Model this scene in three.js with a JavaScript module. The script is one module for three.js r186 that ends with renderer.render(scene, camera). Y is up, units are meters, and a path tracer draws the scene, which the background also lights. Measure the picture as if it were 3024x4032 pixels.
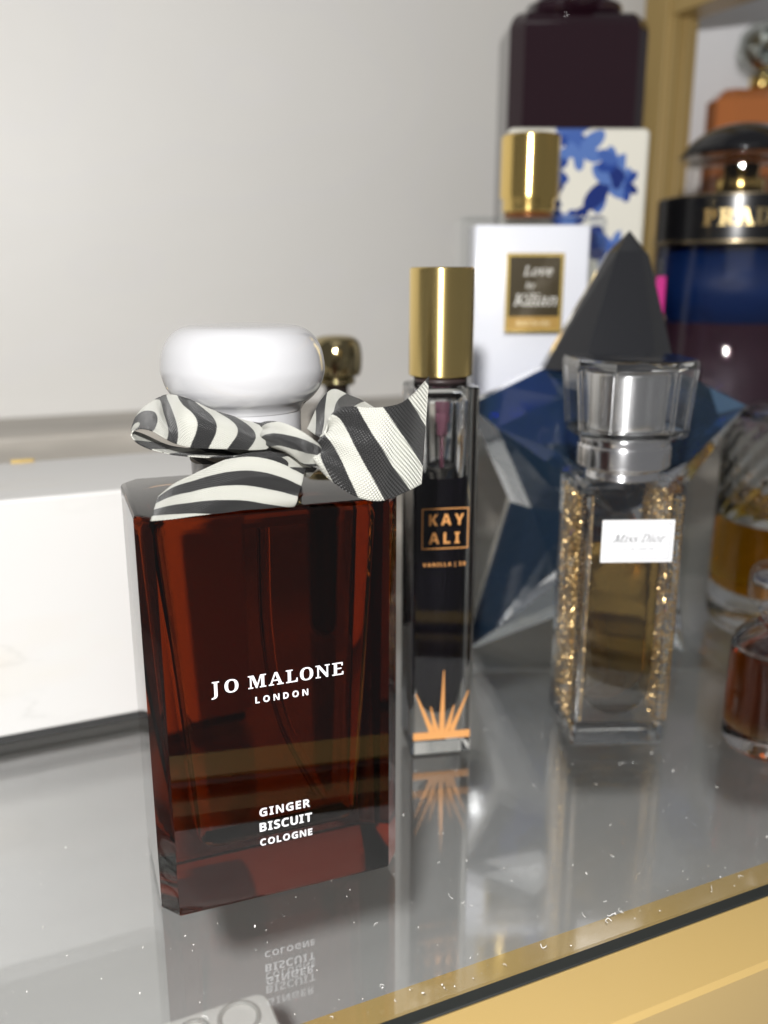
import * as THREE from 'three';
import { FontLoader } from 'three/addons/loaders/FontLoader.js';
import { RectAreaLightUniformsLib } from 'three/addons/lights/RectAreaLightUniformsLib.js';
import { RoundedBoxGeometry } from 'three/addons/geometries/RoundedBoxGeometry.js';
import { mergeGeometries, mergeVertices, toCreasedNormals } from 'three/addons/utils/BufferGeometryUtils.js';

// ---------- camera, light, exposure ----------
RectAreaLightUniformsLib.init();
const rgb0 = (r, g, b) => new THREE.Color().setRGB(r, g, b);
const scene = new THREE.Scene();
const camera = new THREE.PerspectiveCamera(59.88, 768 / 1024, 0.01, 20);
const YAW = THREE.MathUtils.degToRad(24), PITCH = THREE.MathUtils.degToRad(14.67);
camera.position.set(0, 0.145, 0);
camera.rotation.set(-PITCH, -YAW, 0, 'YXZ');
camera.focus = 0.2;
camera.userData.fStop = 9.5;
scene.background = new THREE.Color().setRGB(0.13, 0.13, 0.132);     // the dim room behind the photographer
const lamp = new THREE.PointLight(new THREE.Color().setRGB(1, 0.985, 0.965), 0.74);   // the hard white light above and left of the lens
lamp.position.set(-0.054, 0.246, 0.066);
lamp.shadow.radius = 0.5;
lamp.castShadow = true;
lamp.shadow.mapSize.set(2048, 2048); lamp.shadow.camera.near = 0.05; lamp.shadow.camera.far = 4;
scene.add(lamp);
const overheadFill = new THREE.RectAreaLight(rgb0(1, 0.985, 0.96), 0.6, 0.9, 0.9);   // added unseen overhead fill, gives the metal caps something to mirror
overheadFill.position.set(-0.15, 1.45, 0.35); overheadFill.lookAt(0.12, 0, -0.25);
scene.add(overheadFill);
const renderer = new THREE.WebGLRenderer({ antialias: true });
renderer.toneMapping = THREE.LinearToneMapping;
renderer.toneMappingExposure = 1.14;
renderer.shadowMap.enabled = true;

// ---------- helpers ----------
let seed = 7;
const rnd = () => { seed = (seed * 1664525 + 1013904223) >>> 0; return seed / 4294967296; };
const rr = (a, b) => a + (b - a) * rnd();
const rgb = (r, g, b) => new THREE.Color().setRGB(r, g, b);
const std = (c, roughness = 0.5, extra = {}) => new THREE.MeshPhysicalMaterial({ color: c, roughness, ...extra });
const metal = (c, roughness = 0.25, extra = {}) => new THREE.MeshPhysicalMaterial({ color: c, roughness, metalness: 1, ...extra });
const solid = (ior, tint, dist, extra = {}) => new THREE.MeshPhysicalMaterial({ color: 0xffffff, roughness: 0, transmission: 1, thickness: 0.01, ior, ...(tint ? { attenuationColor: tint, attenuationDistance: dist } : {}), ...extra });
const pane = (c, ior = 1.5, extra = {}) => new THREE.MeshPhysicalMaterial({ color: c, roughness: 0, transmission: 1, thickness: 0, ior, side: THREE.DoubleSide, ...extra });
function obj(name, geo, mat, parent = scene) {
  const g = Array.isArray(geo) ? mergeGeometries(geo.map((x) => { const y = x.index ? x.toNonIndexed() : x; for (const k of Object.keys(y.attributes)) if (!['position', 'normal', 'uv'].includes(k)) y.deleteAttribute(k); return y; })) : geo;
  const m = new THREE.Mesh(g, mat); m.name = name; m.castShadow = m.receiveShadow = true; parent.add(m); return m;
}
function thing(name, label, category, x, y, z, turn = 0, group) {
  const g = new THREE.Group(); g.name = name; g.position.set(x, y, z); g.rotation.y = turn;
  g.userData = { label, category, ...(group ? { group } : {}) }; scene.add(g); return g;
}
function struct(name, geo, mat) { const m = obj(name, geo, mat); m.userData.kind = 'structure'; return m; }
// the back rows are set out square to an axis turned 24 degrees from the shelf
const spot = (right, ahead) => [0.91355 * right + 0.40674 * ahead, 0.40674 * right - 0.91355 * ahead];
const TURN = -YAW;
const box = (w, h, d, x = 0, y = 0, z = 0, r = 0) => (r ? new RoundedBoxGeometry(w, h, d, 3, r) : new THREE.BoxGeometry(w, h, d)).translate(x, y, z);
const lathe = (pts, n = 64) => new THREE.LatheGeometry(pts.map(([r, y]) => new THREE.Vector2(r, y)), n);
function smoothLathe(pts, n = 72, steps = 60) {
  const c = new THREE.SplineCurve(pts.map(([r, y]) => new THREE.Vector2(r, y)));
  return new THREE.LatheGeometry(c.getPoints(steps).map((p) => new THREE.Vector2(Math.max(p.x, 0), p.y)), n);
}
function cutRect(w, d, cx, cz = cx) {   // a rectangle with cut corners
  const s = new THREE.Shape(), a = w / 2, b = d / 2;
  s.moveTo(-a + cx, -b); s.lineTo(a - cx, -b); s.lineTo(a, -b + cz); s.lineTo(a, b - cz); s.lineTo(a - cx, b); s.lineTo(-a + cx, b); s.lineTo(-a, b - cz); s.lineTo(-a, -b + cz); s.closePath();
  return s;
}
function roundRect(w, d, r) {
  const s = new THREE.Shape(), a = w / 2, b = d / 2;
  s.moveTo(-a + r, -b); s.lineTo(a - r, -b); s.absarc(a - r, -b + r, r, -Math.PI / 2, 0); s.lineTo(a, b - r); s.absarc(a - r, b - r, r, 0, Math.PI / 2);
  s.lineTo(-a + r, b); s.absarc(-a + r, b - r, r, Math.PI / 2, Math.PI); s.lineTo(-a, -b + r); s.absarc(-a + r, -b + r, r, Math.PI, 1.5 * Math.PI); return s;
}
function prism(shape, y0, y1, bevel = 0, seg = 3, curve = 8) {   // the shape lies in x, z and is raised from y0 to y1
  const g = new THREE.ExtrudeGeometry(shape, { depth: y1 - y0 - 2 * bevel, bevelEnabled: bevel > 0, bevelSize: bevel, bevelThickness: bevel, bevelOffset: -bevel, bevelSegments: seg, curveSegments: curve });
  g.translate(0, 0, bevel); g.rotateX(-Math.PI / 2); g.translate(0, y0, 0);
  return toCreasedNormals(g, 0.45);
}
function inward(g) {   // turns a closed surface inside out: the inner wall of a hollow glass
  const a = g.index ? g.toNonIndexed() : g, p = a.attributes.position, n = a.attributes.normal;
  for (let i = 0; i < p.count; i += 3) {
    for (const t of [p, n, a.attributes.uv]) if (t) { const k = t.itemSize; for (let c = 0; c < k; c++) { const v = t.array[(i + 1) * k + c]; t.array[(i + 1) * k + c] = t.array[(i + 2) * k + c]; t.array[(i + 2) * k + c] = v; } }
  }
  for (let i = 0; i < n.array.length; i++) n.array[i] *= -1;
  return a;
}
function tex(w, h, fn, srgb = true) {
  const d = new Uint8Array(w * h * 4);
  for (let y = 0; y < h; y++) for (let x = 0; x < w; x++) { const c = fn(x / w, y / h), i = (y * w + x) * 4; for (let k = 0; k < 3; k++) d[i + k] = Math.max(0, Math.min(255, c[k] * 255)); d[i + 3] = 255 * (c[3] ?? 1); }
  const t = new THREE.DataTexture(d, w, h); t.magFilter = THREE.LinearFilter; t.minFilter = THREE.LinearFilter; t.wrapS = t.wrapT = THREE.RepeatWrapping; if (srgb) t.colorSpace = THREE.SRGBColorSpace; t.needsUpdate = true; return t;
}
const hash = (x, y) => { const s = Math.sin(x * 127.1 + y * 311.7) * 43758.5453; return s - Math.floor(s); };
function vnoise(x, y, per) {   // tiling value noise
  const xi = Math.floor(x), yi = Math.floor(y), f = (t) => t * t * (3 - 2 * t), u = f(x - xi), v = f(y - yi), m = (k) => ((k % per) + per) % per;
  const a = hash(m(xi), m(yi)), b = hash(m(xi + 1), m(yi)), c = hash(m(xi), m(yi + 1)), d = hash(m(xi + 1), m(yi + 1));
  return a + (b - a) * u + (c - a) * v + (a - b - c + d) * u * v;
}
const fbm = (x, y, per, o = 4) => { let s = 0, a = 0.5, n = 0; for (let i = 0; i < o; i++) { s += a * vnoise(x * per, y * per, per); n += a; a /= 2; per *= 2; } return s / n; };
function canvasTex(w, h, draw) { const c = document.createElement('canvas'); c.width = w; c.height = h; draw(c.getContext('2d'), w, h); const t = new THREE.CanvasTexture(c); t.colorSpace = THREE.SRGBColorSpace; return t; }
const fonts = new FontLoader();
const sansBold = await fonts.loadAsync('fonts/droid/droid_sans_bold.typeface.json');
const serifBold = await fonts.loadAsync('fonts/droid/droid_serif_bold.typeface.json');
const sansReg = await fonts.loadAsync('fonts/droid/droid_sans_regular.typeface.json');
function lettering(font, text, capHeight, x0, x1, y, squeeze = 1, thick = 0.00012) {   // flat printed letters set between x0 and x1 on the baseline y
  const ref = new THREE.ShapeGeometry(font.generateShapes('H', 1)); ref.computeBoundingBox();
  const geos = [], size = capHeight / ref.boundingBox.max.y, w = [];
  for (const ch of text) {
    if (ch === ' ') { geos.push(null); w.push(size * 0.16); continue; }
    const g = new THREE.ExtrudeGeometry(font.generateShapes(ch, size), { depth: thick, bevelEnabled: false, curveSegments: 6 });
    g.scale(squeeze, 1, 1); g.computeBoundingBox(); g.translate(-g.boundingBox.min.x, 0, 0); geos.push(g); w.push(g.boundingBox.max.x - g.boundingBox.min.x);
  }
  const gap = (x1 - x0 - w.reduce((a, b) => a + b)) / Math.max(1, text.length - 1);
  let x = x0; const out = [];
  geos.forEach((g, i) => { if (g) out.push(g.translate(x, y, 0)); x += w[i] + gap; });
  return out;
}
// ---------- materials ----------
const goldPaint = std(rgb(0.41, 0.285, 0.105), 0.42, { clearcoat: 0.25, clearcoatRoughness: 0.35 });
const goldMetal = metal(rgb(0.86, 0.62, 0.22), 0.2, { anisotropy: 0.8, anisotropyRotation: Math.PI / 2 });
const brass = metal(rgb(0.40, 0.33, 0.18), 0.08);
const silver = metal(rgb(0.88, 0.88, 0.90), 0.2, { anisotropy: 0.7, anisotropyRotation: Math.PI / 2 });
const blackGloss = std(rgb(0.008, 0.008, 0.010), 0.12);
const printWhite = std(rgb(0.74, 0.74, 0.77), 0.5);
const clear = solid(1.5, rgb(0.93, 0.96, 0.95), 0.05);

// ---------- the setting: wall, ledge, shelf ----------
const wallBump = tex(512, 512, (u, v) => { const n = fbm(u, v, 24, 4); return [n, n, n]; }, false); wallBump.repeat.set(3, 3);
const wallTone = tex(512, 512, (u, v) => { const n = 0.97 + 0.05 * (fbm(u, v, 6, 4) - 0.5); return [n, n * 0.996, n * 0.985]; });
struct('wall', box(1.9, 1.2, 0.06, 0.35, 0.25, -0.55), std(rgb(0.77, 0.762, 0.75), 0.5, { map: wallTone, bumpMap: wallBump, bumpScale: 0.0003 }));
const stone = tex(512, 512, (u, v) => { const n = 0.86 + 0.28 * (fbm(u, v, 10, 5) - 0.5); return [n, n * 0.985, n * 0.96]; }); stone.repeat.set(4, 1);
struct('wall_ledge', box(1.9, 0.084, 0.068, 0.35, 0.0305, -0.4858, 0.002), std(rgb(0.56, 0.535, 0.50), 0.45, { map: stone }));
const grain = tex(512, 512, (u, v) => { const n = 0.94 + 0.1 * (fbm(u, v, 16, 5) - 0.5); return [n, n, n]; });
struct('lower_shelf', box(1.9, 0.02, 0.56, 0.35, -0.135, -0.22), std(rgb(0.70, 0.695, 0.69), 0.6, { map: grain }));
const smear = tex(1024, 512, (u, v) => { const a = fbm(u, v, 5, 5), q = fbm(u * 1.0 + 0.2, v, 40, 3), n = Math.max(0, a - 0.46) * 1.5 * (0.55 + 0.9 * q) + (hash(Math.floor(u * 1024), Math.floor(v * 512)) > 0.985 ? 0.25 : 0); return [n, n, n]; }, false);
const shelfGlass = obj('glass_shelf', box(1.4, 0.0032, 0.314, 0.4, -0.0016, -0.2925), pane(rgb(0.985, 0.992, 0.99), 2.2, { roughness: 0.42, roughnessMap: smear }));
shelfGlass.userData.kind = 'structure';

const frame = thing('shelf_frame', 'matt gold metal front rail of the glass shelf with black rubber seal', 'shelf rail', 0.4, 0, -0.125);
{
  const s = new THREE.Shape();    // section in z, y: rail with a step that carries the glass
  const P = [[-0.0205, -0.0075], [-0.0205, -0.0045], [-0.0070, -0.0045], [-0.0070, -0.0006], [-0.0062, 0], [0.0092, 0], [0.0102, -0.001], [0.0102, -0.026], [-0.004, -0.026], [-0.004, -0.0075]];
  P.forEach(([z, y], i) => (i ? s.lineTo(z, y) : s.moveTo(z, y))); s.closePath();
  const g = new THREE.ExtrudeGeometry(s, { depth: 1.4, bevelEnabled: false }); g.rotateY(-Math.PI / 2); g.translate(0.7, 0, 0);
  obj('rail', toCreasedNormals(g, 0.3), goldPaint, frame);
  obj('rubber_seal', box(1.4, 0.0036, 0.0034, 0, -0.0024, -0.0089, 0.0006), std(rgb(0.012, 0.014, 0.013), 0.55), frame);
}

const post = thing('cabinet_post', 'matt gold upright post of the cabinet frame in the back corner', 'cabinet post', 0.4135, 0, -0.488);
{
  const pm = goldPaint;
  const pieces = [box(0.025, 0.9, 0.022, 0, 0.24, 0, 0.001)];
  obj('upright', pieces, pm, post);
  obj('groove_strip', box(0.006, 0.9, 0.003, -0.007, 0.24, 0.0117, 0.0008), pm, post);
  obj('groove_strip', box(0.003, 0.9, 0.003, 0.003, 0.24, 0.0117, 0.0008), pm, post);
  obj('beam', box(0.023, 0.032, 0.40, 0.0005, 0.316, 0.212, 0.001), pm, post);
}

// ---------- white marble box on the left ----------
{
  const veins = tex(1024, 512, (u, v) => {
    const w = fbm(u, v, 4, 5), q = Math.abs(((u * 2 + v * 1 + w * 1.6) % 1 + 1) % 1 - 0.5) * 2, line = Math.pow(Math.max(0, 1 - q * 7), 2) * (fbm(v, u, 5, 3) > 0.48 ? 1 : 0.25), warm = Math.max(0, fbm(u + 0.3, v, 3, 3) - 0.52);
    const b = 0.97 - 0.035 * line; return [b + 0.01 * warm, b - 0.05 * warm, b - 0.14 * warm - 0.005];
  });
  const marble = std(rgb(0.60, 0.594, 0.588), 0.38, { map: veins, specularIntensity: 0.5 });
  const b = thing('marble_box', 'long white marble trinket box with a small gold clasp, behind the amber bottle', 'box', -0.031, 0.0003, -0.3125, 0);
  obj('body', box(0.203, 0.0771, 0.0598, 0, 0.04215, 0, 0.0012), marble, b);
  obj('shaded_gap_base', box(0.198, 0.0036, 0.056, 0, 0.0018, -0.001), std(rgb(0.02, 0.02, 0.02), 0.6), b);  // black base strip stands for the shade in the gap under the box
  obj('clasp', box(0.008, 0.0012, 0.002, 0.04, 0.0812, -0.029, 0.0004), goldMetal, b);
}

// ---------- embossed white tin under the glass ----------
{
  const t = thing('embossed_tin', 'flat white tin with raised rings on its lid, lying under the glass shelf', 'tin', -0.0046, -0.1248, -0.1750);
  const gm = std(rgb(0.50, 0.50, 0.48), 0.4), wm = std(rgb(0.88, 0.875, 0.85), 0.35);
  obj('body', prism(roundRect(0.122, 0.080, 0.004), 0, 0.054, 0.001), wm, t);
  const lid = obj('lid', prism(roundRect(0.125, 0.083, 0.005), 0.052, 0.0648, 0.002), wm, t);
  for (let i = 0; i < 9; i++) for (let j = 0; j < 6; j++) {
    const R = (i + j) % 2 ? 0.0042 : 0.0056;
    obj('raised_ring', new THREE.TorusGeometry(R, 0.0007, 8, 28).rotateX(Math.PI / 2).translate(-0.052 + i * 0.013, 0.0650, -0.0335 + j * 0.0134), gm, lid);
    if (R < 0.005) obj('raised_stud', new THREE.SphereGeometry(0.0017, 12, 8).scale(1, 0.5, 1).translate(-0.052 + i * 0.013, 0.0650, -0.0335 + j * 0.0134), wm, lid);
  }
}

// ---------- amber cologne bottle ----------
const jmTurn = THREE.MathUtils.degToRad(-3.5);
const amberBottle = thing('amber_bottle', 'tall rectangular amber glass cologne bottle with round white stopper, nearest the camera', 'perfume bottle', 0.0558, 0.0003, -0.2003, jmTurn);
{
  const amber = solid(1.5, rgb(0.48, 0.195, 0.042), 0.0165, { specularIntensity: 0.55 });
  const body = obj('body', prism(cutRect(0.0594, 0.0412, 0.0036, 0.0046), 0, 0.0969, 0.0011, 4), amber, amberBottle);
  const inner = (() => { const g = prism(roundRect(0.0440, 0.0275, 0.006), 0.0130, 0.0945, 0.0042, 6, 10), p = g.attributes.position;
    for (let i = 0; i < p.count; i++) { const k = 0.91 + 0.26 * Math.pow((p.getY(i) - 0.013) / 0.0815, 1.6); p.setX(i, p.getX(i) * k); p.setZ(i, p.getZ(i) * (0.5 * k + 0.5)); }
    return inward(g); })();
  obj('liquid', inner, solid(1.1), body);
  const tube = new THREE.CatmullRomCurve3([[0.0, 0.088, 0], [0.0, 0.062, 0], [0.003, 0.04, 0.001], [0.0125, 0.0165, 0.003]].map((p) => new THREE.Vector3(...p)));
  obj('dip_tube', new THREE.TubeGeometry(tube, 40, 0.0016, 14), solid(1.12), body);
  obj('collar', lathe([[0, 0.0968], [0.0105, 0.0968], [0.0112, 0.0975], [0.0112, 0.0998], [0.0104, 0.1004], [0, 0.1004]]), metal(rgb(0.55, 0.55, 0.56), 0.25), amberBottle);
  const st = [[0.0, 0.0995], [0.0118, 0.0995], [0.0128, 0.1005], [0.0128, 0.1140], [0.0131, 0.1160], [0.0141, 0.1174], [0.0157, 0.1187], [0.0174, 0.1209], [0.0184, 0.1238], [0.0185, 0.1262], [0.0178, 0.1296], [0.0162, 0.1323], [0.0140, 0.1340], [0.0112, 0.1347], [0.006, 0.13485], [0, 0.1349]];
  obj('stopper', smoothLathe(st, 96, 140).translate(-0.0019, 0, 0.0006), std(rgb(0.37, 0.37, 0.382), 0.16, { clearcoat: 0.35, clearcoatRoughness: 0.08 }), amberBottle);
  // lettering on the front face: x measured from the left edge of the flat face
  const zf = 0.0412 / 2 + 0.00002, L = -0.0261;
  const line = (font, text, h, a, b, y, q = 1.06) => obj('lettering', lettering(font, text, h, L + a, L + b, y, q).map((g) => g.translate(0, 0, zf)), printWhite, body);
  line(serifBold, 'JO', 0.0031, 0.0100, 0.0161, 0.0553);
  line(serifBold, 'MALONE', 0.0031, 0.0183, 0.0408, 0.0554);
  line(sansBold, 'LONDON', 0.00155, 0.0198, 0.0322, 0.0516);
  line(sansBold, 'GINGER', 0.0021, 0.0197, 0.0320, 0.0224);
  line(sansBold, 'BISCUIT', 0.00225, 0.0196, 0.0324, 0.0184);
  line(sansBold, 'COLOGNE', 0.00175, 0.0196, 0.0324, 0.0146);
}

// ---------- the striped ribbon ----------
{
  const loopBack = [[0.0553, 0.1146, -0.185], [0.0513, 0.1151, -0.1868], [0.0475, 0.1165, -0.1877], [0.0437, 0.1178, -0.1889], [0.0393, 0.1201, -0.1905], [0.0369, 0.1205, -0.197], [0.0355, 0.1188, -0.2064], [0.032, 0.1172, -0.2047], [0.0293, 0.1151, -0.2015], [0.0278, 0.113, -0.1983]];
  const loopFront = [[0.0547, 0.1096, -0.1826], [0.0504, 0.1097, -0.1823], [0.0457, 0.1103, -0.1821], [0.0419, 0.1106, -0.1828], [0.0378, 0.111, -0.1835], [0.0348, 0.1118, -0.1848], [0.0322, 0.1133, -0.186], [0.0304, 0.1144, -0.1879], [0.0287, 0.1146, -0.1903], [0.0274, 0.1136, -0.1936]];
  const underUp = [[0.0278, 0.113, -0.1983], [0.0307, 0.1116, -0.2009], [0.0367, 0.1084, -0.2015], [0.0458, 0.1075, -0.1974], [0.0523, 0.1074, -0.1934], [0.0561, 0.1082, -0.1885]];
  const underLow = [[0.0274, 0.1136, -0.1936], [0.0269, 0.1128, -0.1916], [0.028, 0.1114, -0.1906], [0.0319, 0.1097, -0.1883], [0.0362, 0.1089, -0.1864], [0.0418, 0.1083, -0.185], [0.0472, 0.1081, -0.1848], [0.0549, 0.1089, -0.1835]];
  const tailTop = [[0.0615, 0.1063, -0.179], [0.0579, 0.1081, -0.1805], [0.0542, 0.1089, -0.1822], [0.0501, 0.1088, -0.1835], [0.0457, 0.1078, -0.1844], [0.0417, 0.1063, -0.185], [0.038, 0.1047, -0.1856], [0.0342, 0.103, -0.1862], [0.0306, 0.1007, -0.1856]];
  const tailLow = [[0.058, 0.0975, -0.1777], [0.0545, 0.0977, -0.178], [0.0509, 0.0977, -0.1782], [0.0471, 0.0978, -0.1784], [0.0433, 0.0976, -0.1786], [0.0396, 0.0975, -0.1789], [0.036, 0.0974, -0.1791], [0.0318, 0.0972, -0.1793], [0.0277, 0.0972, -0.1796]];
  const bigTop = [[0.0641, 0.1136, -0.1762], [0.0664, 0.1171, -0.1762], [0.0685, 0.1186, -0.1753], [0.0707, 0.1188, -0.1738], [0.0732, 0.1187, -0.1721], [0.076, 0.119, -0.1703], [0.0793, 0.1198, -0.1694], [0.0826, 0.1221, -0.169], [0.086, 0.125, -0.1697]];
  const bigLow = [[0.0623, 0.1077, -0.177], [0.0627, 0.1059, -0.1746], [0.0637, 0.1045, -0.1725], [0.0654, 0.1029, -0.1701], [0.0677, 0.1013, -0.168], [0.0707, 0.1002, -0.1666], [0.074, 0.0999, -0.1663], [0.0787, 0.101, -0.1664], [0.0834, 0.1023, -0.1676]];
  const backTop = [[0.0651, 0.1123, -0.1888], [0.0679, 0.1151, -0.192], [0.0703, 0.1177, -0.1942], [0.0741, 0.12, -0.1958], [0.0782, 0.1184, -0.1961], [0.0814, 0.117, -0.1958], [0.0851, 0.1145, -0.1942]];
  const backLow = [[0.0652, 0.1117, -0.1812], [0.0669, 0.1122, -0.1826], [0.069, 0.1139, -0.1838], [0.0717, 0.1149, -0.1848], [0.0749, 0.1142, -0.1856], [0.0782, 0.113, -0.1863], [0.0819, 0.1117, -0.1868]];
  const knotTop = [[0.0533, 0.1143, -0.1875], [0.0545, 0.1155, -0.1832], [0.0563, 0.1156, -0.1791], [0.0585, 0.1146, -0.1759], [0.0609, 0.113, -0.1749], [0.0629, 0.1112, -0.1751], [0.0646, 0.1085, -0.177]];
  const knotLow = [[0.0545, 0.1098, -0.1848], [0.0552, 0.1099, -0.1807], [0.0564, 0.1096, -0.1774], [0.058, 0.1084, -0.1756], [0.0596, 0.1071, -0.1754], [0.0618, 0.1065, -0.1755], [0.0647, 0.1071, -0.177]];
  const N = 256;
  const stripes = tex(N, N, (u, v) => {
    const e = 0.012 * (vnoise(v * 64, 3, 64) - 0.5), p = ((u + e) % 1 + 1) % 1, k = Math.min(1, Math.max(0, (Math.abs(p - 0.5) - 0.25) * 60 + 0.5)), n = hash(Math.floor(u * N), Math.floor(v * N)), s = n > 0.93 ? 0.16 : 0;
    const d = 0.09 + 0.07 * n + s, w = 0.84 + 0.06 * n; return [d + (w - d) * k, d + (w - d) * k, d * 1.02 + (w * 0.955 - d * 1.02) * k];
  });
  const weave = tex(128, 128, (u, v) => { const a = Math.sin(u * Math.PI * 2 * 4), b = Math.sin(v * Math.PI * 2 * 4), h = 0.5 + 0.5 * (Math.sin((u * 4 + Math.floor(v * 8) * 0.5) * Math.PI * 2) * 0.6 + Math.abs(b) * 0.4 + 0.0 * a); return [h, h, h]; }, false);
  weave.channel = 1;
  const cloth = std(rgb(0.60, 0.60, 0.60), 0.62, { map: stripes, bumpMap: weave, bumpScale: 0.00045, sheen: 0.3, sheenColor: rgb(1, 1, 1), sheenRoughness: 0.4, side: THREE.DoubleSide });
  const V = (a) => a.map((p) => new THREE.Vector3(...p));
  function sheet(edgeA, edgeB, { nu = 70, nv = 22, bulge = 0, ripple = 0, angle = 0.8, period = 0.0092, phase = 0, shear = 0, toward = 1 } = {}) {
    const A = new THREE.CatmullRomCurve3(V(edgeA), false, 'centripetal'), B = new THREE.CatmullRomCurve3(V(edgeB), false, 'centripetal');
    const P = [], S = []; let len = 0, prev = null;
    for (let i = 0; i <= nu; i++) {
      const a = A.getPoint(i / nu), b = B.getPoint(i / nu), mid = a.clone().lerp(b, 0.5); if (prev) len += mid.distanceTo(prev); prev = mid; S.push(len);
      const row = []; for (let j = 0; j <= nv; j++) row.push(a.clone().lerp(b, j / nv)); P.push(row);
    }
    const nrm = (i, j) => { const a = P[Math.min(nu, i + 1)][j].clone().sub(P[Math.max(0, i - 1)][j]), b = P[i][Math.min(nv, j + 1)].clone().sub(P[i][Math.max(0, j - 1)]); const n = a.cross(b).normalize(); return n.z * toward < 0 ? n.negate() : n; };
    const base = P.map((r, i) => r.map((p, j) => { const n = nrm(i, j), t = j / nv, s = i / nu; return p.clone().addScaledVector(n, bulge * Math.sin(Math.PI * t) * Math.sin(Math.PI * Math.min(1, s * 1.2 + 0.1)) + ripple * Math.sin(t * Math.PI * 5 + 0.6) * Math.pow(1 - s, 2.2)); }));
    for (let i = 0; i <= nu; i++) P[i] = base[i];
    const pos = [], uv = [], uv1 = [], idx = [], W = nv + 1, w = 0.0175, half = 0.00013;
    for (const side of [1, -1]) for (let i = 0; i <= nu; i++) for (let j = 0; j <= nv; j++) {
      const n = nrm(i, j), p = P[i][j].clone().addScaledVector(n, half * side), s = S[i], t = (j / nv) * w; pos.push(p.x, p.y, p.z);
      const bend = shear * Math.sin(Math.PI * j / nv);
      uv.push((s * Math.cos(angle) + t * Math.sin(angle)) / period + phase + bend, (-s * Math.sin(angle) + t * Math.cos(angle)) / period); uv1.push(s / 0.0030, t / 0.0030);
    }
    const id = (k, i, j) => k * (nu + 1) * W + i * W + j;
    for (let k = 0; k < 2; k++) for (let i = 0; i < nu; i++) for (let j = 0; j < nv; j++) { const a = id(k, i, j), b = id(k, i + 1, j), c = id(k, i + 1, j + 1), d = id(k, i, j + 1); k ? idx.push(a, c, b, a, d, c) : idx.push(a, b, c, a, c, d); }
    for (const j of [0, nv]) for (let i = 0; i < nu; i++) idx.push(id(0, i, j), id(0, i + 1, j), id(1, i + 1, j), id(0, i, j), id(1, i + 1, j), id(1, i, j));
    for (const i of [0, nu]) for (let j = 0; j < nv; j++) idx.push(id(0, i, j), id(0, i, j + 1), id(1, i, j + 1), id(0, i, j), id(1, i, j + 1), id(1, i, j));
    const g = new THREE.BufferGeometry(); g.setAttribute('position', new THREE.Float32BufferAttribute(pos, 3)); g.setAttribute('uv', new THREE.Float32BufferAttribute(uv, 2)); g.setAttribute('uv1', new THREE.Float32BufferAttribute(uv1, 2)); g.setIndex(idx); g.computeVertexNormals();
    return g;
  }
  const o = [0.0551, 0.097, -0.2003], bow = thing('striped_ribbon', 'black and white diagonally striped ribbon bow tied round the amber bottle neck', 'ribbon', ...o);
  const add = (name, g) => obj(name, g.translate(-o[0], -o[1], -o[2]), cloth, bow);
  add('loop', sheet(loopBack, loopFront, { bulge: 0.0022, angle: 0.15, period: 0.0082, phase: 0.3, shear: 0.35, nu: 90 }));
  add('loop_underside', sheet(underUp, underLow, { angle: 0.2, period: 0.009, phase: 0.6 }));
  add('tail', sheet(tailTop, tailLow, { bulge: 0.0012, ripple: 0.0006, angle: 1.32, period: 0.0088, phase: 0.28 }));
  add('tail', sheet(bigTop, bigLow, { bulge: 0.0014, ripple: 0.0013, angle: -0.72, period: 0.0086, phase: 0.1, nu: 90, nv: 30 }));
  add('loop', sheet(backTop, backLow, { bulge: -0.0008, angle: 0.4, period: 0.0088, phase: 0.75 }));
  add('knot', sheet(knotTop, knotLow, { bulge: 0.0026, ripple: 0.0005, angle: 1.05, period: 0.0120, phase: 0.45 }));
  // the band round the neck under the stopper, and the folded underside of the knot
  const band = []; for (let k = 0; k <= 48; k++) { const a = k / 48 * Math.PI * 2; band.push([Math.cos(a) * 0.0131, Math.sin(a) * 0.0129]); }
  add('neck_band', sheet(band.map(([x, z]) => [o[0] - 0.001 + x, 0.1098, o[2] + z]), band.map(([x, z]) => [o[0] - 0.001 + x, 0.1048, o[2] + z]), { nu: 96, nv: 6, angle: 0.9, bulge: 0.0006 }));
  add('knot_fold', sheet([[0.0542, 0.1092, -0.1835], [0.0575, 0.1085, -0.1795], [0.0605, 0.1066, -0.1775], [0.0632, 0.1055, -0.1775]], [[0.0545, 0.1068, -0.185], [0.0575, 0.1052, -0.1828], [0.0605, 0.1035, -0.1815], [0.0630, 0.1030, -0.1815]], { angle: 0.5, phase: 0.3, bulge: 0.0012, ripple: 0.0004 }));
}

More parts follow.
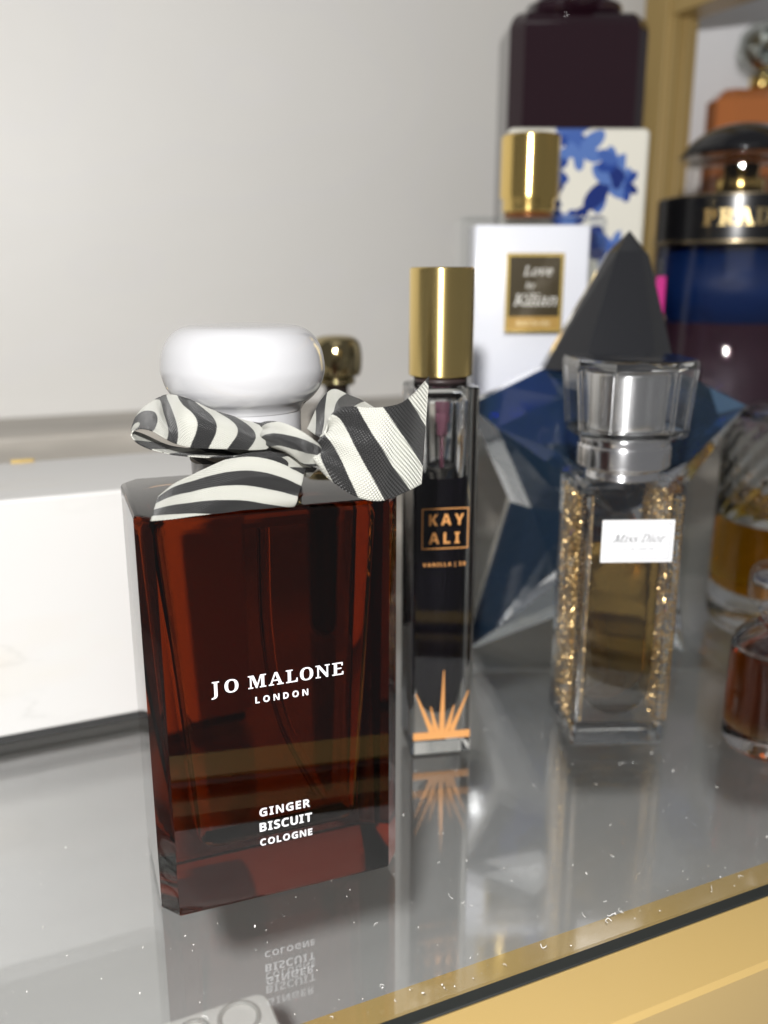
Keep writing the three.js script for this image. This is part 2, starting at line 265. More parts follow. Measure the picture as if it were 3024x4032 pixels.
// ---------- slim travel bottle with gold cap ----------
{
  const [x, z] = spot(0.0165, 0.2612), t = thing('travel_bottle', 'slim square clear glass bottle of dark liquid with a plain gold cap', 'perfume bottle', x, 0.0003, z, THREE.MathUtils.degToRad(-15));
  const g = obj('body', prism(roundRect(0.0192, 0.0192, 0.0012), 0, 0.1152, 0.001, 3), clear, t);
  const prof = [[0, 0.0125], [0.0035, 0.0128], [0.0058, 0.0148], [0.0069, 0.0185], [0.0078, 0.024], [0.0078, 0.088]];
  obj('liquid', lathe([...prof, [0, 0.088]], 48), std(rgb(0.004, 0.003, 0.006), 0.5, { specularIntensity: 0.1 }), g);
  obj('hollow', inward(lathe([[0, 0.0884], [0.0078, 0.0884], [0.0078, 0.110], [0.0055, 0.1125], [0, 0.1125]].map((p) => p), 48)), solid(1.5), g);
  obj('pump', [lathe([[0, 0.099], [0.0022, 0.099], [0.0026, 0.1], [0.0026, 0.103], [0.0034, 0.1035], [0.0034, 0.106], [0.0028, 0.1065], [0.0034, 0.107], [0.0034, 0.111], [0, 0.111]], 24), new THREE.CylinderGeometry(0.0011, 0.0011, 0.011, 16).translate(0, 0.094, 0)], std(rgb(0.16, 0.06, 0.09), 0.3), g);
  const cap = obj('cap', lathe([[0, 0.1176], [0.0088, 0.1176], [0.0093, 0.1180], [0.0093, 0.1474], [0.0089, 0.1480], [0, 0.1480]], 96), metal(rgb(0.86, 0.65, 0.26), 0.24, { anisotropy: 0.85, anisotropyRotation: Math.PI / 2 }), t);
  obj('neck_ring', lathe([[0, 0.1150], [0.0078, 0.1150], [0.0078, 0.1178], [0, 0.1178]], 48), std(rgb(0.03, 0.02, 0.02), 0.4), t);
  const copper = std(rgb(0.70, 0.33, 0.11), 0.4, { metalness: 0.35 }), zf = 0.0096 + 0.00003;
  const flat = (pts, th = 0.00012) => { const s = new THREE.Shape(); pts.forEach(([a, b], i) => (i ? s.lineTo(a, b) : s.moveTo(a, b))); s.closePath(); return new THREE.ExtrudeGeometry(s, { depth: th, bevelEnabled: false }).translate(0, 0, zf); };
  const put = (font, text, h, a, b, y, m = copper) => obj('lettering', lettering(font, text, h, a, b, y).map((q) => q.translate(0, 0, zf)), m, g);
  const fr = [0.0070, 0.0800, 0.0676], w = 0.00028;
  obj('printed_frame', [flat([[-fr[0], fr[1] - w], [fr[0], fr[1] - w], [fr[0], fr[1]], [-fr[0], fr[1]]]), flat([[-fr[0], fr[2]], [fr[0], fr[2]], [fr[0], fr[2] + w], [-fr[0], fr[2] + w]]), flat([[-fr[0], fr[2] + w], [-fr[0] + w, fr[2] + w], [-fr[0] + w, fr[1] - w], [-fr[0], fr[1] - w]]), flat([[fr[0] - w, fr[2] + w], [fr[0], fr[2] + w], [fr[0], fr[1] - w], [fr[0] - w, fr[1] - w]])], copper, g);
  put(sansBold, 'KAY', 0.0034, -0.0049, 0.0056, 0.0748);
  put(sansBold, 'ALI', 0.0034, -0.0049, 0.0044, 0.0692);
  put(sansBold, 'VANILLA | 28', 0.00115, -0.0066, 0.0064, 0.0622);
  obj('printed_bar', flat([[-0.0090, 0.0054], [0.0090, 0.0054], [0.0090, 0.0079], [-0.0090, 0.0079]]), copper, g);
  for (const [bx, tx, ty] of [[-0.0031, -0.0083, 0.0212], [-0.0017, -0.0036, 0.0166], [0, 0.0004, 0.0285], [0.0017, 0.0038, 0.0166], [0.0031, 0.0083, 0.0212]]) obj('printed_ray', flat([[bx - 0.00095, 0.0079], [bx + 0.00095, 0.0079], [tx + 0.00016, ty], [tx - 0.00016, ty]]), copper, g);
}

// ---------- square bottle with faceted clear stopper and white label ----------
{
  const [x, z] = spot(0.0738, 0.2700), t = thing('square_bottle', 'square clear glass bottle with faceted clear stopper, white label and pale golden liquid', 'perfume bottle', x, 0.0003, z, THREE.MathUtils.degToRad(-22));
  const g = obj('body', prism(roundRect(0.0314, 0.0314, 0.0022), 0, 0.0865, 0.0024, 4, 5), pane(rgb(0.97, 0.975, 0.97), 1.6), t);
  obj('inner_wall', prism(roundRect(0.0262, 0.0236, 0.004), 0.0105, 0.0835, 0.004, 4, 6), pane(rgb(0.97, 0.97, 0.965), 1.55), g);
  const U = new THREE.Shape(); const hw = 0.0102; U.moveTo(-hw, 0.066); U.lineTo(-hw, 0.020); U.absarc(0, 0.0200, hw, Math.PI, 2 * Math.PI, false); U.lineTo(hw, 0.066); U.closePath();
  const liq = new THREE.ExtrudeGeometry(U, { depth: 0.0172, bevelEnabled: true, bevelSize: 0.001, bevelThickness: 0.001, bevelSegments: 2, curveSegments: 24 }).translate(0, 0, -0.0086);
  obj('liquid', toCreasedNormals(liq, 0.5), solid(1.36, rgb(0.62, 0.45, 0.19), 0.014), g);
  obj('glass_foot', prism(roundRect(0.0300, 0.0300, 0.002), 0.0009, 0.0085, 0.002, 2), solid(1.5), g);
  for (const [cx, cz] of [[-1, 1], [1, 1], [-1, -1], [1, -1]]) obj('corner_edge', prism(roundRect(0.0034, 0.0034, 0.0013), 0.009, 0.083, 0.001, 2, 4).translate(cx * 0.0136, 0, cz * 0.0136), solid(1.5), g);
  const label = canvasTex(720, 440, (c, w, h) => {
    c.fillStyle = '#f1f2f4'; c.fillRect(0, 0, w, h); c.strokeStyle = '#787d82'; c.lineWidth = 7; c.strokeRect(32, 30, w - 64, h - 60);
    c.fillStyle = '#34373a'; c.textAlign = 'center'; c.save(); c.translate(w / 2, 232); c.transform(1, 0, -0.22, 1, 0, 0); c.font = 'italic 116px serif'; c.fillText('Miss Dior', 0, 0); c.restore();
    c.strokeStyle = '#5c6064'; c.lineWidth = 4; c.beginPath(); c.moveTo(96, 226); c.bezierCurveTo(120, 250, 150, 200, 178, 150); c.stroke(); c.beginPath(); c.moveTo(392, 190); c.bezierCurveTo(360, 140, 470, 110, 520, 160); c.stroke();
    c.font = '42px serif'; c.fillStyle = '#55595d'; c.fillText('EAU DE PARFUM', w / 2, 318);
  });
  const plate = obj('label', [box(0.0216, 0.0130, 0.0004, 0.0012, 0.0692, 0.01592)], std(rgb(0.8, 0.8, 0.8), 0.4), g);
  obj('label_print', new THREE.PlaneGeometry(0.0213, 0.0127).translate(0.0012, 0.0692, 0.01616), std(rgb(0.82, 0.82, 0.83), 0.45, { map: label }), plate);
  obj('collar', smoothLathe([[0.0, 0.0855], [0.0105, 0.0857], [0.0112, 0.0868], [0.0112, 0.0885], [0.0138, 0.0895], [0.0141, 0.091], [0.0141, 0.0955], [0.0136, 0.0962], [0.0136, 0.0985], [0.012, 0.0990], [0, 0.0990]], 80, 90), silver, t);
  // stopper: a cut-corner square that widens upwards
  const cs = []; for (const [y, w, c] of [[0.0990, 0.0318, 0.0072], [0.0998, 0.0330, 0.0074], [0.1208, 0.0362, 0.0086], [0.1222, 0.0352, 0.0086]]) { const a = w / 2; cs.push([[-a + c, a], [a - c, a], [a, a - c], [a, -a + c], [a - c, -a], [-a + c, -a], [-a, -a + c], [-a, a - c]].map(([px, pz]) => [px, y, pz])); }
  const pos = [], tri = (a, b, c) => pos.push(...a, ...b, ...c);
  for (let k = 0; k < 3; k++) for (let i = 0; i < 8; i++) { const a = cs[k][i], b = cs[k][(i + 1) % 8], c = cs[k + 1][(i + 1) % 8], d = cs[k + 1][i]; tri(a, b, c); tri(a, c, d); }
  for (let i = 1; i < 7; i++) { tri(cs[3][0], cs[3][i], cs[3][i + 1]); tri(cs[0][0], cs[0][i + 1], cs[0][i]); }
  const sg = new THREE.BufferGeometry(); sg.setAttribute('position', new THREE.Float32BufferAttribute(pos, 3)); sg.computeVertexNormals();
  const stop = obj('stopper', sg, pane(rgb(0.96, 0.965, 0.965), 1.75), t);
  const oct = (w, c) => cutRect(w, w, c);
  obj('top_slab', prism(oct(0.0345, 0.0084), 0.1192, 0.1216, 0.0006, 2), solid(1.5), stop);
  obj('bottom_slab', prism(oct(0.0312, 0.0071), 0.0994, 0.1012, 0.0005, 2), solid(1.5), stop);
  for (let i = 0; i < 8; i++) { const a = new THREE.Vector3(...cs[1][i]), c = new THREE.Vector3(...cs[2][i]); for (const v of [a, c]) { v.x *= 0.955; v.z *= 0.955; } a.y = 0.1014; c.y = 0.119; obj('edge', new THREE.TubeGeometry(new THREE.LineCurve3(a, c), 1, 0.00075, 8), solid(1.5), stop); }
  obj('inner_sleeve', lathe([[0, 0.0996], [0.0112, 0.0996], [0.0116, 0.1004], [0.0122, 0.1172], [0.0118, 0.118], [0, 0.118]], 48), metal(rgb(0.92, 0.92, 0.93), 0.26, { anisotropy: 0.8, anisotropyRotation: Math.PI / 2 }), stop);
  // golden woven relief on the two side walls
  const fleck = new THREE.OctahedronGeometry(0.00036, 0).scale(0.7, 1, 0.5), N = 7000, im = new THREE.InstancedMesh(fleck, metal(rgb(0.80, 0.55, 0.25), 0.28), N), M = new THREE.Object3D();
  for (let i = 0; i < N; i++) {
    const s = i % 2 ? 1 : -1, col = Math.floor(rnd() * 27), row = Math.floor(rnd() * 96);
    M.position.set(s > 0 ? rr(0.0116, 0.0150) : -0.0150 + rr(0, 0.0006), 0.006 + row * 0.00079, -0.0137 + col * 0.00104 + (row % 2) * 0.0008); M.rotation.set(rr(-0.5, 0.5), rr(-0.6, 0.6), rr(-0.5, 0.5)); const k = rr(0.7, 1.25); M.scale.set(k, k, k); M.updateMatrix(); im.setMatrixAt(i, M.matrix);
  }
  im.name = 'golden_relief'; im.userData.kind = 'stuff'; g.add(im);
}

// ---------- blue star bottle with black pyramid cap ----------
{
  const [x, z] = spot(0.0845, 0.336), t = thing('star_bottle', 'dark blue faceted star shaped glass bottle with a black pyramid cap', 'perfume bottle', x, 0.0003, z, TURN);
  const out = [[-0.025, 0.113], [-0.053, 0.099], [-0.036, 0.062], [-0.052, 0.0], [-0.004, 0.020], [0.036, 0.0], [0.026, 0.060], [0.051, 0.099], [0.022, 0.113]];
  const pos = [], tri = (a, b, c) => pos.push(...a, ...b, ...c), rim = [];
  out.forEach(([a, c], i) => { const [p, q] = out[(i + 1) % out.length]; rim.push([a, c], [(a + p) / 2, (c + q) / 2]); });
  const n = rim.length, cx = 0, cy = 0.062, ringAt = (k, zz, j) => rim.map(([a, c], i) => [cx + (a - cx) * k + rr(-j, j), cy + (c - cy) * k + rr(-j, j), zz + rr(-j, j) * 1.2]);
  const front = [rim.map(([a, c]) => [a, c, 0.0042]), ringAt(0.80, 0.0105, 0.0008), ringAt(0.50, 0.0165, 0.0016), ringAt(0.24, 0.0200, 0.0016)], back = front.map((r) => r.map(([a, c, d]) => [a, c, -d]));
  for (let i = 0; i < n; i++) {
    const j = (i + 1) % n;
    for (let k = 0; k < 3; k++) for (const [L, s] of [[front, 1], [back, -1]]) {
      const q = [L[k][i], L[k][j], L[k + 1][j], L[k + 1][i]], T3 = (x, y, z2) => (s > 0 ? tri(x, z2, y) : tri(x, y, z2));
      if ((i + k) % 2) { T3(q[0], q[1], q[2]); T3(q[0], q[2], q[3]); } else { T3(q[0], q[1], q[3]); T3(q[1], q[2], q[3]); }
    }
    tri(front[3][j], front[3][i], [cx, cy, 0.021]); tri(back[3][i], back[3][j], [cx, cy, -0.021]);
    tri(front[0][i], front[0][j], back[0][j]); tri(front[0][i], back[0][j], back[0][i]);
  }
  const g = new THREE.BufferGeometry(); g.setAttribute('position', new THREE.Float32BufferAttribute(pos, 3)); g.computeVertexNormals();
  obj('body', g, solid(1.45, rgb(0.20, 0.46, 0.78), 0.042, { color: rgb(0.30, 0.58, 0.95), transmission: 0.975 }), t);
  // cap: faceted pyramid
  const b0 = [[-0.0255, 0.1125, 0.004], [-0.014, 0.1128, 0.0165], [0.013, 0.1128, 0.0165], [0.0235, 0.1125, 0.004], [0.0235, 0.1125, -0.004], [0.013, 0.1128, -0.0165], [-0.014, 0.1128, -0.0165], [-0.0255, 0.1125, -0.004]];
  const b1 = [[-0.0035, 0.154, 0.0012], [-0.001, 0.1545, 0.0052], [0.0075, 0.1545, 0.0052], [0.0115, 0.153, 0.0012], [0.0115, 0.153, -0.0012], [0.0075, 0.1545, -0.0052], [-0.001, 0.1545, -0.0052], [-0.0035, 0.154, -0.0012]], ap = [0.0042, 0.1618, 0];
  const cp = [], T = (a, b, c) => cp.push(...a, ...b, ...c);
  for (let i = 0; i < 8; i++) { const j = (i + 1) % 8; T(b0[i], b0[j], b1[j]); T(b0[i], b1[j], b1[i]); T(b1[i], b1[j], ap); }
  for (let i = 1; i < 7; i++) T(b0[0], b0[i + 1], b0[i]);
  const cg = new THREE.BufferGeometry(); cg.setAttribute('position', new THREE.Float32BufferAttribute(cp, 3)); cg.computeVertexNormals();
  obj('cap', cg, std(rgb(0.012, 0.0125, 0.015), 0.22, { clearcoat: 0.4, clearcoatRoughness: 0.15 }), t);
}

// ---------- clear acrylic stands ----------
const acrylic = pane(rgb(0.95, 0.96, 0.96), 1.49);
for (const [r0, r1, f0, ft, f1, name, label] of [[0.018, 0.129, 0.3115, 0.360, 0.499, 'acrylic_stand', 'low clear acrylic stand under the white bottle and the blue and white canister'], [0.1365, 0.2350, 0.425, 0.425, 0.518, 'acrylic_stand_001', 'clear acrylic stand under the round blue bottle by the post']]) {
  const [x, z] = spot((r0 + r1) / 2, (f0 + f1) / 2), s = thing(name, label, 'display stand', x, 0.0005, z, TURN), w = r1 - r0, zc = (f0 + f1) / 2;
  obj('base_plate', box(w, 0.0018, f1 - f0, 0, 0.0009, 0), acrylic, s);
  obj('top_plate', box(w, 0.0026, f1 - ft, 0, 0.0757, zc - (ft + f1) / 2), acrylic, s);
  for (const k of [-1, 1]) obj('side_panel', box(0.0026, 0.0722, f1 - ft - 0.002, k * (w / 2 - 0.0015), 0.0381, zc - (ft + f1) / 2), acrylic, s);
}
const TOP = 0.0778;

// ---------- white bottle with gold plaque ----------
{
  const [x, z] = spot(0.0598, 0.388), t = thing('white_bottle', 'white rectangular bottle with dark gold plaque and tall gold cap', 'perfume bottle', x, TOP, z, TURN + 0.03);
  const g = obj('body', prism(cutRect(0.0592, 0.031, 0.002), 0, 0.0918, 0.0014, 3), pane(rgb(0.96, 0.97, 0.97), 1.5), t);
  obj('lacquer_core', prism(roundRect(0.0470, 0.025, 0.0012), 0.004, 0.0885, 0.001), std(rgb(0.80, 0.80, 0.86), 0.18), g);
  obj('cap', lathe([[0, 0.0935], [0.0102, 0.0935], [0.0108, 0.0945], [0.0108, 0.0985], [0.0121, 0.1000], [0.0121, 0.1225], [0.0114, 0.1236], [0, 0.1236]], 80), goldMetal, t);
  obj('neck_ring', lathe([[0, 0.0917], [0.0098, 0.0917], [0.0098, 0.0936], [0, 0.0936]], 48), metal(rgb(0.55, 0.25, 0.12), 0.3), t);
  const pl = canvasTex(460, 620, (c, w, h) => {
    c.fillStyle = '#3d3420'; c.fillRect(0, 0, w, h); c.strokeStyle = '#c2a95c'; c.lineWidth = 16; c.strokeRect(8, 8, w - 16, h - 16);
    c.fillStyle = '#e8e6df'; c.textAlign = 'center'; c.font = 'italic 104px serif'; c.fillText('Love', w / 2 + 20, 170); c.font = 'italic 64px serif'; c.fillText('by', w / 2 - 40, 270); c.font = 'italic 128px serif'; c.fillText('Kilian', w / 2 + 6, 410);
    c.fillStyle = '#b08d4c'; c.fillRect(10, 500, w - 20, 110); c.fillStyle = '#f3e6c0'; c.font = '50px serif'; c.fillText("don't be shy", w / 2, 570);
  });
  const pq = obj('plaque', box(0.0234, 0.0312, 0.0012, 0.0006, 0.0618, 0.0165), metal(rgb(0.75, 0.56, 0.24), 0.25), t);
  obj('plaque_print', new THREE.PlaneGeometry(0.0226, 0.0304).translate(0.0006, 0.0618, 0.01715), std(rgb(1, 1, 1), 0.3, { map: pl, metalness: 0.25 }), pq);
}

// ---------- blue and white canister and the tall dark bottle behind it ----------
{
  const [x, z] = spot(0.0862, 0.432), t = thing('porcelain_canister', 'white canister with blue painted flowers in front of the tall dark bottle', 'canister', x, TOP, z, TURN + 0.02);
  const fl = canvasTex(640, 1280, (c, w, h) => {
    c.fillStyle = '#efece2'; c.fillRect(0, 0, w, h);
    const petal = (x, y, r, a, col) => { c.save(); c.translate(x, y); c.rotate(a); c.fillStyle = col; c.beginPath(); c.ellipse(0, -r, r * 0.55, r, 0, 0, Math.PI * 2); c.fill(); c.restore(); };
    const cols = ['#2f4c9c', '#4a69b4', '#22357c', '#5f7fc4'];
    for (let k = 0; k < 9; k++) { const fx = rr(0, w), fy = rr(0, h), r = rr(22, 52); for (let q = 0; q < 6; q++) petal(fx, fy, r * rr(0.7, 1.1), q * 1.05 + rr(-0.3, 0.3), cols[Math.floor(rnd() * 4)]); }
    for (const [fx, fy, r] of [[420, 110, 64], [330, 160, 44], [560, 230, 70], [590, 150, 48], [400, 420, 60], [440, 470, 74], [590, 520, 50], [300, 300, 30]]) for (let q = 0; q < 6; q++) petal(fx + rr(-20, 20), fy + rr(-20, 20), r * rr(0.6, 1.05), q * 1.05 + rr(-0.4, 0.4), cols[Math.floor(rnd() * 4)]);
  });
  fl.wrapS = fl.wrapT = THREE.RepeatWrapping;
  const g = new RoundedBoxGeometry(0.0636, 0.132, 0.022, 4, 0.003); g.translate(0, 0.066, 0);
  const p = g.attributes.position, uv = g.attributes.uv; for (let i = 0; i < p.count; i++) uv.setXY(i, p.getX(i) / 0.064 + 0.5 + p.getZ(i) / 0.064, p.getY(i) / 0.132);
  obj('body', g, std(rgb(0.78, 0.78, 0.76), 0.16, { map: fl }), t);
}
{
  const [x, z] = spot(0.0905, 0.472), t = thing('tall_dark_bottle', 'tall near black glass bottle rising behind the white canister', 'bottle', x, TOP, z, TURN + 0.05);
  const dark = std(rgb(0.016, 0.005, 0.009), 0.06, { clearcoat: 0.5, clearcoatRoughness: 0.05 });
  obj('body', prism(cutRect(0.0655, 0.040, 0.006), 0, 0.188, 0.009, 5), dark, t);
  obj('shoulder', prism(roundRect(0.046, 0.030, 0.014), 0.1872, 0.1935, 0.0025, 5), dark, t);
  obj('neck', lathe([[0, 0.188], [0.017, 0.188], [0.0165, 0.2], [0.0165, 0.235], [0, 0.235]], 48), dark, t);
}

// ---------- round blue bottle with black band ----------
{
  const [x, z] = spot(0.1780, 0.4712), t = thing('round_blue_bottle', 'round blue and plum glass bottle with black lettered band and domed black top', 'perfume bottle', x, TOP, z, TURN);
  obj('body', lathe([[0, 0], [0.034, 0], [0.0372, 0.0015], [0.038, 0.005], [0.038, 0.084], [0, 0.084]], 96), solid(1.45, rgb(0.42, 0.46, 0.66), 0.02), t);
  obj('lower_liquid', lathe([[0, 0.004], [0.033, 0.004], [0.0352, 0.007], [0.0352, 0.046], [0, 0.046]], 72), std(rgb(0.065, 0.022, 0.034), 0.5), t.children[0]);
  obj('upper_liquid', lathe([[0, 0.0462], [0.0352, 0.0462], [0.0352, 0.079], [0, 0.079]], 72), std(rgb(0.006, 0.035, 0.15), 0.4), t.children[0]);
  const band = obj('band', lathe([[0, 0.0845], [0.0385, 0.0845], [0.0388, 0.0852], [0.0388, 0.1050], [0.0384, 0.1056], [0, 0.1056]], 96), std(rgb(0.007, 0.007, 0.008), 0.25), t);
  const ringM = metal(rgb(0.62, 0.50, 0.32), 0.25);
  obj('ring', new THREE.TorusGeometry(0.0382, 0.0010, 10, 96).rotateX(Math.PI / 2).translate(0, 0.0846, 0), ringM, t);
  obj('ring', new THREE.TorusGeometry(0.0376, 0.0008, 10, 96).rotateX(Math.PI / 2).translate(0, 0.1056, 0), ringM, t);
  const gl = metal(rgb(0.86, 0.66, 0.32), 0.25);
  [...'PRADA'].forEach((ch, i) => {
    const a = (i - 2) * 0.205 - 0.27, L = new THREE.ExtrudeGeometry(serifBold.generateShapes(ch, 0.0074), { depth: 0.0004, bevelEnabled: false, curveSegments: 6 }); L.computeBoundingBox(); L.translate(-(L.boundingBox.max.x + L.boundingBox.min.x) / 2, 0, 0);
    L.translate(0, 0.0918, 0.03865); L.rotateY(a); obj('letter', L, gl, band);
  });
  obj('neck', lathe([[0.0330, 0.1058], [0.0262, 0.1062], [0.0255, 0.1075], [0.0245, 0.1200], [0.0258, 0.1230], [0, 0.1232]], 72), pane(rgb(0.95, 0.93, 0.9), 1.5), t);
  obj('sprayer', lathe([[0, 0.1060], [0.0115, 0.1060], [0.0115, 0.1150], [0.0085, 0.1155], [0.0085, 0.1225], [0, 0.1225]], 48), goldMetal, t);
  obj('flange', lathe([[0, 0.1236], [0.0295, 0.1236], [0.0300, 0.1246], [0.0295, 0.1256], [0, 0.1256]], 72), pane(rgb(0.9, 0.88, 0.85), 1.5), t);
  obj('dome', smoothLathe([[0.0, 0.1262], [0.0278, 0.1262], [0.0290, 0.1268], [0.0284, 0.1285], [0.0235, 0.1340], [0.0160, 0.1385], [0.0075, 0.1408], [0, 0.1413]], 72, 60), blackGloss, t);
}

// ---------- magenta charm hanging beside it ----------
{
  const [x, z] = spot(0.1225, 0.408), t = thing('magenta_charm', 'short magenta ribbon charm with a small gold bead beside the black pyramid cap', 'charm', x, TOP, z, TURN);
  obj('cord', box(0.0012, 0.076, 0.0012, 0, 0.038, 0, 0.0005), std(rgb(0.02, 0.02, 0.02), 0.5), t);
  obj('strip', box(0.0042, 0.017, 0.001, 0.0002, 0.060, 0.0012, 0.0004).rotateZ(0.0), std(rgb(0.50, 0.01, 0.20), 0.5), t);
  obj('bead', new THREE.SphereGeometry(0.0022, 20, 14).translate(0.0012, 0.0502, 0.002), metal(rgb(0.8, 0.55, 0.42), 0.2), t);
}

// ---------- orange bottle with crystal stopper on a white block, far right ----------
{
  const b = thing('white_block', 'plain white block on the wall ledge behind the round blue bottle', 'block', 0.473, 0.0728, -0.468);
  obj('block', box(0.075, 0.110, 0.036, 0, 0.055, 0, 0.001), std(rgb(0.7, 0.7, 0.72), 0.4), b);
  const t = thing('orange_bottle', 'orange cut glass bottle with a round crystal stopper on the white block', 'perfume bottle', 0.473, 0.1832, -0.468, TURN + 0.1);
  obj('body', prism(cutRect(0.064, 0.030, 0.008), 0, 0.078, 0.006, 1), std(rgb(0.52, 0.17, 0.045), 0.12, { clearcoat: 1, clearcoatRoughness: 0.03 }), t);
  obj('collar', lathe([[0, 0.0778], [0.0075, 0.0778], [0.0075, 0.0868], [0, 0.0868]], 32), goldMetal, t);
  obj('stopper', new THREE.IcosahedronGeometry(0.0175, 1).translate(0, 0.1032, 0), pane(rgb(0.8, 0.82, 0.8), 1.6, { flatShading: true }), t);
  obj('stopper_core', new THREE.IcosahedronGeometry(0.0145, 1).rotateY(0.4).translate(0, 0.1032, 0), metal(rgb(0.7, 0.71, 0.69), 0.15, { flatShading: true }), t.children[2]);
}

{
  const [x, z] = spot(0.277, 0.6465), t = thing('white_board', 'plain white upright board behind the orange bottle', 'board', x, 0.0728, z, TURN);
  obj('board', box(0.150, 0.36, 0.004, 0, 0.18, 0, 0.0008), std(rgb(0.80, 0.80, 0.82), 0.5), t);
}

// ---------- swirled round bottle at the right edge ----------
{
  const [x, z] = spot(0.1690, 0.361), t = thing('swirl_bottle', 'round clear glass bottle with slanted ribs and yellow liquid at the right edge', 'perfume bottle', x, 0.0003, z, TURN);
  const prof = []; for (let i = 0; i <= 110; i++) { const y = 0.0955 * i / 110, r = y < 0.005 ? 0.0245 + 0.0037 * Math.sqrt(y / 0.005) : y > 0.084 ? 0.0282 - 0.0105 * Math.pow((y - 0.084) / 0.0115, 2.2) : 0.0282; prof.push([r, y]); }
  const g0 = lathe([[0, 0], ...prof, [0, 0.0955]], 200), q = g0.attributes.position;
  for (let i = 0; i < q.count; i++) {
    const x0 = q.getX(i), y0 = q.getY(i), z0 = q.getZ(i), r0 = Math.hypot(x0, z0); if (r0 < 0.012 || y0 < 0.05 || y0 > 0.09) continue;
    const a = Math.atan2(z0, x0), m = Math.min(1, (y0 - 0.05) / 0.003, (0.09 - y0) / 0.004), d = -0.0011 * m * Math.abs(Math.sin(a * 11 + y0 * 330)) * (0.6 + 0.4 * Math.abs(Math.sin(y0 * 520 - a * 4))), k = (r0 + d) / r0; q.setX(i, x0 * k); q.setZ(i, z0 * k);
  }
  g0.computeVertexNormals();
  const glass = obj('body', g0, solid(1.48), t);
  obj('liquid', lathe([[0, 0.0165], [0.018, 0.0165], [0.0225, 0.018], [0.0240, 0.022], [0.0240, 0.0475], [0, 0.0475]], 64), solid(1.03, rgb(0.72, 0.46, 0.06), 0.022), glass);
  obj('hollow', inward(lathe([[0, 0.0479], [0.0240, 0.0479], [0.0240, 0.084], [0.021, 0.089], [0.010, 0.0915], [0, 0.0915]], 64)), solid(1.45), glass);
  obj('neck', lathe([[0, 0.0957], [0.011, 0.0957], [0.011, 0.102], [0, 0.102]], 48), silver, t);
}

// ---------- little vial of brown liquid, front right ----------
{
  const [x, z] = spot(0.1232, 0.2575), t = thing('brown_vial', 'small round vial of brown liquid with a clear disc stopper, front right', 'perfume bottle', x, 0.0003, z, TURN);
  const g = obj('body', smoothLathe([[0, 0], [0.011, 0.0002], [0.0136, 0.0018], [0.0142, 0.005], [0.0141, 0.02], [0.0141, 0.03], [0.0138, 0.0345], [0.0120, 0.0385], [0.0082, 0.0415], [0.0062, 0.0430], [0.0060, 0.0455], [0, 0.0456]], 72, 90), solid(1.48, rgb(0.97, 0.93, 0.9), 0.03), t);
  obj('liquid', smoothLathe([[0, 0.0062], [0.010, 0.0064], [0.0122, 0.0084], [0.0127, 0.012], [0.0127, 0.030], [0.0124, 0.0325], [0, 0.0325]], 64, 60), solid(1.03, rgb(0.56, 0.28, 0.09), 0.010), g);
  obj('hollow', inward(smoothLathe([[0, 0.0328], [0.0118, 0.0328], [0.0116, 0.0345], [0.0098, 0.0372], [0.0058, 0.0402], [0.0042, 0.0430], [0, 0.0432]], 64, 50)), solid(1.45), g);
  obj('neck_ring', new THREE.TorusGeometry(0.0064, 0.0009, 10, 48).rotateX(Math.PI / 2).translate(0, 0.046, 0), silver, t);
  obj('stopper', smoothLathe([[0, 0.0470], [0.0070, 0.0470], [0.0098, 0.0482], [0.0108, 0.0510], [0.0108, 0.0560], [0.0098, 0.0590], [0.007, 0.0602], [0, 0.0604]], 64, 60), pane(rgb(0.96, 0.96, 0.96), 1.6), t);
  obj('stopper_disc', lathe([[0, 0.0545], [0.0095, 0.0545], [0.0098, 0.0552], [0.0095, 0.0562], [0, 0.0562]], 48), silver, t.getObjectByName('stopper'));
}

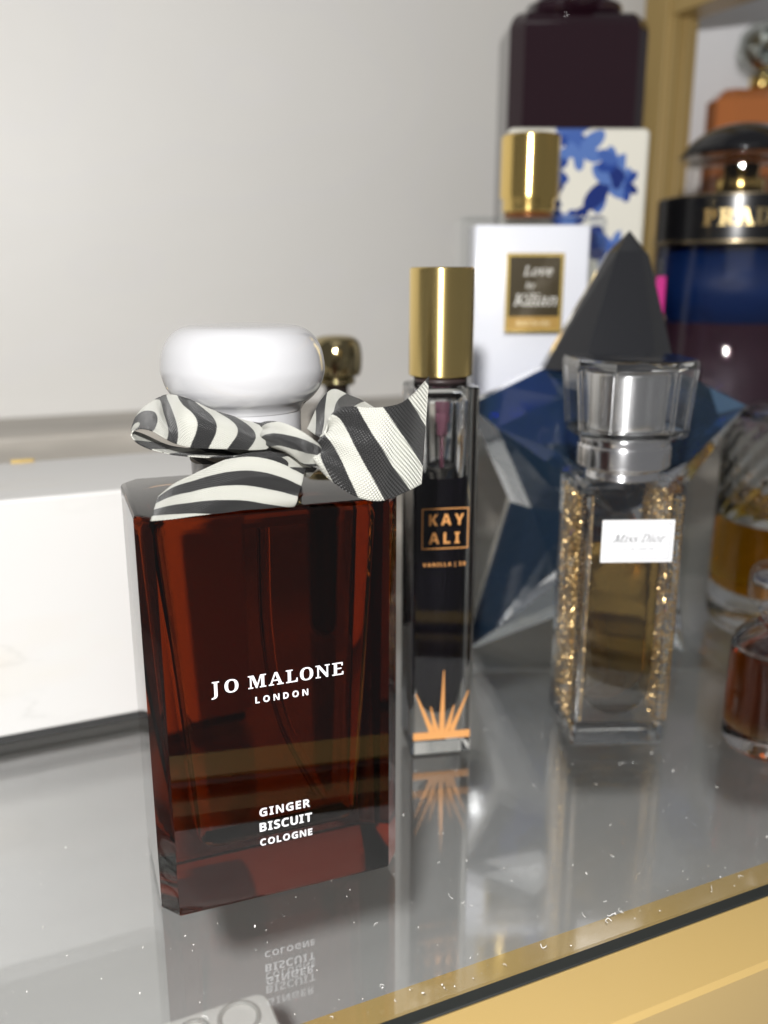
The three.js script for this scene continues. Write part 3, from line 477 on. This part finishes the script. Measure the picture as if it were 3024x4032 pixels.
// ---------- small bottle with a brass ball cap behind the amber bottle ----------
{
  const [x, z] = spot(-0.0193, 0.362), t = thing('ball_cap_bottle', 'small bottle with a dark brass ball cap half hidden behind the white stopper', 'perfume bottle', x, 0.0003, z, TURN);
  obj('body', lathe([[0, 0], [0.0105, 0], [0.011, 0.001], [0.011, 0.092], [0.006, 0.098], [0.0048, 0.1], [0.0048, 0.104], [0, 0.104]], 48), std(rgb(0.02, 0.015, 0.014), 0.15), t);
  obj('cap_ring', lathe([[0, 0.1035], [0.0070, 0.1035], [0.0078, 0.1050], [0.0070, 0.1070], [0, 0.1070]], 48), brass, t);
  obj('ball_cap', smoothLathe([[0, 0.1068], [0.0084, 0.1070], [0.0100, 0.1090], [0.0104, 0.1130], [0.0102, 0.1170], [0.0092, 0.1205], [0.0068, 0.1225], [0.0030, 0.1232], [0, 0.1233]], 64, 60), brass, t);
}

// ---------- dust on the glass ----------
{
  const N = 900, im = new THREE.InstancedMesh(new THREE.TetrahedronGeometry(0.00017, 0), std(rgb(0.75, 0.73, 0.70), 0.9), N), M = new THREE.Object3D();
  for (let i = 0; i < N; i++) { M.position.set(rr(-0.02, 0.22), 0.00005, -0.137 - Math.pow(rnd(), 1.5) * 0.11); M.rotation.set(rr(0, 6), rr(0, 6), rr(0, 6)); const k = Math.pow(rnd(), 3) * 1.6 + 0.25; M.scale.set(k * rr(0.4, 2.2), k * 0.5, k * rr(0.4, 1)); M.updateMatrix(); im.setMatrixAt(i, M.matrix); }
  im.name = 'dust'; im.userData = { kind: 'stuff', label: 'fine pale dust and lint scattered on the glass shelf', category: 'dust' }; scene.add(im);
}

{
  const f = [];
  for (let i = 0; i < 34; i++) {
    const big = i < 3, x = big ? [0.1195, 0.1215, 0.101][i] : rr(0.02, 0.2), z = big ? [-0.1405, -0.1412, -0.1386][i] : -0.138 - Math.pow(rnd(), 1.6) * 0.10, L = big ? 0.0012 : rr(0.0003, 0.0011), a = rr(0, 6.28), k = rr(-1, 1);
    const pts = [-1, -0.3, 0.4, 1].map((s, j) => new THREE.Vector3(x + Math.cos(a + k * s) * L * s, 0.00012 + (j % 2) * (big ? 0.0004 : 0.0001), z + Math.sin(a + k * s) * L * s));
    f.push(new THREE.TubeGeometry(new THREE.CatmullRomCurve3(pts), 8, big ? 0.00008 : 0.000045, 5));
  }
  const m = obj('lint', f, std(rgb(0.78, 0.77, 0.75), 0.9)); m.userData = { kind: 'stuff', label: 'short pale lint fibres lying on the front of the glass shelf', category: 'lint' };
}

renderer.render(scene, camera);
